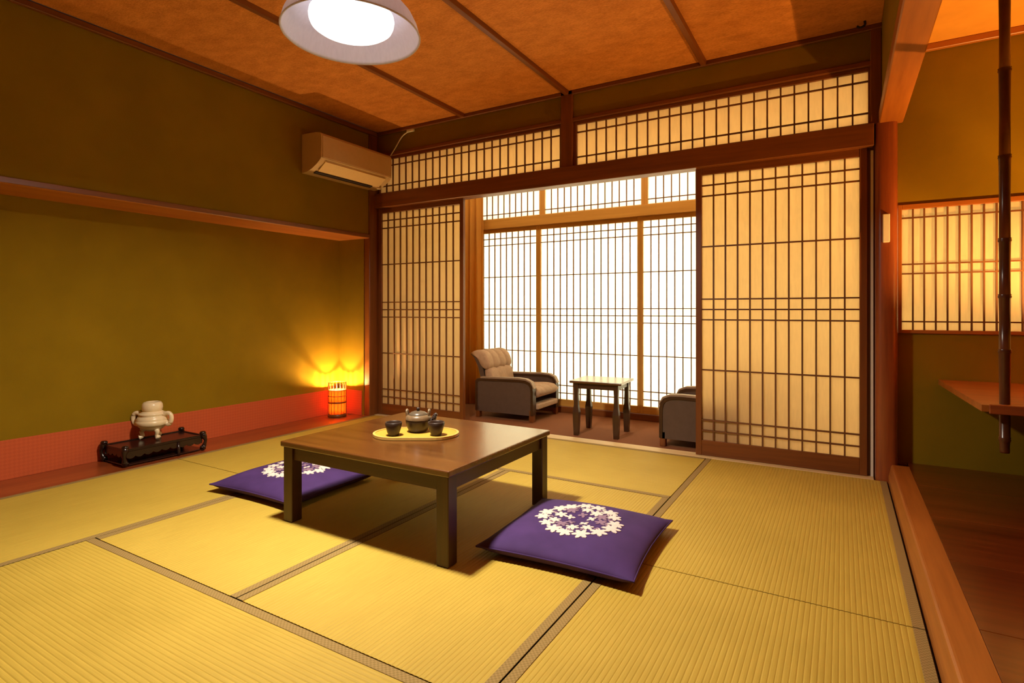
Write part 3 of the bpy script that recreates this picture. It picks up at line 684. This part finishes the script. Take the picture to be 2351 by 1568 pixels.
def armchair(label, loc, rz):
    t = thing('armchair', label, 'armchair', loc, rz, 'veranda armchairs')
    Wd, Dp, AH = 0.50, 0.56, 0.335          # x forward: back of chair at 0, front at Dp
    for sy in (0, 1):
        y0, y1 = (0.0, 0.055) if sy == 0 else (Wd - 0.055, Wd)
        for x in (0.0, Dp - 0.04):
            obj('leg', box(x, x + 0.038, y0 + 0.006, y1 - 0.006, 0.0, 0.10, 0.003), wood('dark', 'z'), t)
        out = [(0.0, 0.058), (0.0, 0.31), (0.015, AH - 0.004), (0.05, AH), (0.42, AH + 0.010), (0.49, AH + 0.006), (0.53, AH - 0.010), (0.553, AH - 0.04), (Dp, AH - 0.08), (Dp, 0.058)]
        inn = [(0.020, 0.058), (0.020, 0.30), (0.045, AH - 0.020), (0.42, AH - 0.010), (0.48, AH - 0.014), (0.515, AH - 0.028), (0.532, AH - 0.052), (Dp - 0.022, AH - 0.09), (Dp - 0.022, 0.058)]
        pts = out + list(reversed(inn))
        auto_smooth(obj('arm_frame', prism(pts, 'y', y0, y1), wood('deep', 'x'), t), 40)
        obj('side_panel', prism([(p[0], p[1]) for p in ([(0.016, 0.054), (0.016, 0.30), (0.045, AH - 0.016), (0.42, AH - 0.006), (0.48, AH - 0.010), (0.518, AH - 0.026), (0.536, AH - 0.052), (Dp - 0.018, AH - 0.09), (Dp - 0.018, 0.054)])], 'y', y0 + 0.006, y1 - 0.006), M_LEATHER, t, label='taupe leather side')
        ap = prism([(0.05, AH - 0.001), (0.42, AH + 0.009), (0.49, AH + 0.005), (0.53, AH - 0.011), (0.557, AH - 0.060), (0.567, AH - 0.055), (0.54, AH - 0.002), (0.49, AH + 0.019), (0.42, AH + 0.024), (0.05, AH + 0.014)], 'y', y0 + 0.004, y1 - 0.004)
        auto_smooth(obj('arm_pad', ap, plain('arm_pad_leather', (0.33, 0.22, 0.14), 0.5, 0.35, 0.05), t), 50)
    obj('seat_base', box(0.05, Dp - 0.03, 0.055, Wd - 0.055, 0.085, 0.150, 0.008, 2), M_LEATHER, t)
    s = obj('seat_cushion', pad(0.10, Dp + 0.035, 0.058, Wd - 0.058, 0.11, 3, 'seat'), M_SEAT, t, True, loc=(0, 0, 0.145)); s.rotation_euler = (0, R(-4), 0)
    obj('front_rail', box(Dp - 0.035, Dp + 0.02, 0.058, Wd - 0.058, 0.10, 0.145, 0.010, 2), M_SEAT, t)
    bc = [(0.175, 0.165), (0.150, 0.30), (0.115, 0.405), (0.085, 0.425), (0.055, 0.41), (0.065, 0.29), (0.095, 0.15)]
    obj('back_cushion', channel(bc, 0.060, Wd - 0.060, 3, 0.010), M_SEAT, t, True)
    hd = [(0.120, 0.13), (0.062, 0.14), (0.020, 0.32), (-0.012, 0.43), (-0.050, 0.50), (-0.088, 0.535), (-0.080, 0.545), (-0.030, 0.520), (0.020, 0.47), (0.060, 0.34)]
    auto_smooth(obj('back_shell', prism(hd, 'y', 0.060, Wd - 0.060), M_LEATHER, t), 50)
    hr = [(-0.086, 0.546), (-0.050, 0.565), (0.000, 0.572), (0.045, 0.560), (0.082, 0.525), (0.105, 0.475), (0.108, 0.430), (0.085, 0.405), (0.050, 0.412), (0.012, 0.450), (-0.030, 0.510)]
    obj('headrest', channel(hr, 0.040, Wd - 0.040, 4, 0.013), M_SEAT, t, True)
    return t
armchair('taupe armchair facing right in front of the veranda window', (-2.725, 3.985, 0), R(1.0))
armchair('taupe armchair half hidden behind the right sliding screen', (-0.505, 4.255, 0), R(180))

st = thing('side_table', 'small dark brown side table between the two armchairs', 'table', (-1.545, 3.935, 0), R(4))
obj('table_top', box(-0.195, 0.195, -0.175, 0.175, 0.385, 0.402, 0.004, 2), wood('walnut', 'x'), st)
for sx in (-1, 1):
    for sy in (-1, 1):
        bm = bmesh.new(); rings = []
        for z, wv in ((0, 0.017), (0.10, 0.021), (0.17, 0.023), (0.22, 0.016), (0.30, 0.014), (0.385, 0.018)):
            rings.append([bm.verts.new((a * wv, b * wv, z)) for a, b in ((-1, -1), (1, -1), (1, 1), (-1, 1))])
        for A, B in zip(rings, rings[1:]):
            for k in range(4): bm.faces.new((A[k], A[(k + 1) % 4], B[(k + 1) % 4], B[k]))
        bm.faces.new(rings[0]); bm.faces.new(rings[-1]); bmesh.ops.recalc_face_normals(bm, faces=bm.faces[:])
        obj('leg', bm, wood('deep', 'z'), st, loc=(sx * 0.150, sy * 0.140, 0))
for sy in (-1, 1): obj('apron', box(-0.132, 0.132, sy * 0.143 - 0.008, sy * 0.143 + 0.008, 0.345, 0.385), wood('deep', 'x'), st)
for sx in (-1, 1): obj('apron', box(sx * 0.152 - 0.008, sx * 0.152 + 0.008, -0.122, 0.122, 0.345, 0.385), wood('deep', 'y'), st)

# ------------------------------------------------------------------ right alcove: shelf, bamboo pole, switch box
sf = thing('wall_shelf', 'orange wooden shelf hanging on the bamboo pole in the alcove', 'shelf', (0.44, 3.70, 0.526))
obj('shelf_board', prism([(0.0, 0.0), (0.0, -0.02), (0.028, -0.90), (1.16, -0.90), (1.16, 0.0)], 'z', 0.0, 0.026), wood('orange', 'x'), sf)
obj('front_lip', box(0.050, 1.16, -0.912, -0.900, -0.006, 0.030, 0.002), wood('red', 'x'), sf)
bp = thing('bamboo_pole', 'dark brown bamboo pole hanging from the alcove ceiling', 'pole', (0.548, 2.86, 0.362))
prof = [(0, 0.0), (0.0145, 0.0)]
z = 0.0; tops = [0.055, 0.40, 0.615, 0.835, 1.16, 1.50, 1.80, 1.972]; zz = 0.0
for q in tops:
    a = max(zz + 0.012, zz)
    r0 = 0.0165 + 0.0025 * min(1, q / 0.5)
    prof += [(r0 - 0.001, zz + 0.006), (r0 - 0.0015, (zz + q) / 2), (r0, q - 0.012), (r0 + 0.0030, q - 0.005), (r0 + 0.0005, q), (r0 + 0.0026, q + 0.004)]
    zz = q
prof = [p for p in prof if p[1] <= 1.973] + [(0.018, 1.973), (0, 1.973)]
obj('bamboo_stem', lathe(prof, 20), plain('smoked_bamboo', (0.085, 0.022, 0.008), 0.28, 0.5, 0.25, 14), bp, True)
tag(obj('switch_box', box(0.188, 0.220, 3.583, 3.603, 1.283, 1.435, 0.003), M_WHITE, None), 'slim white plastic box on the reddish corner post', 'switch box')
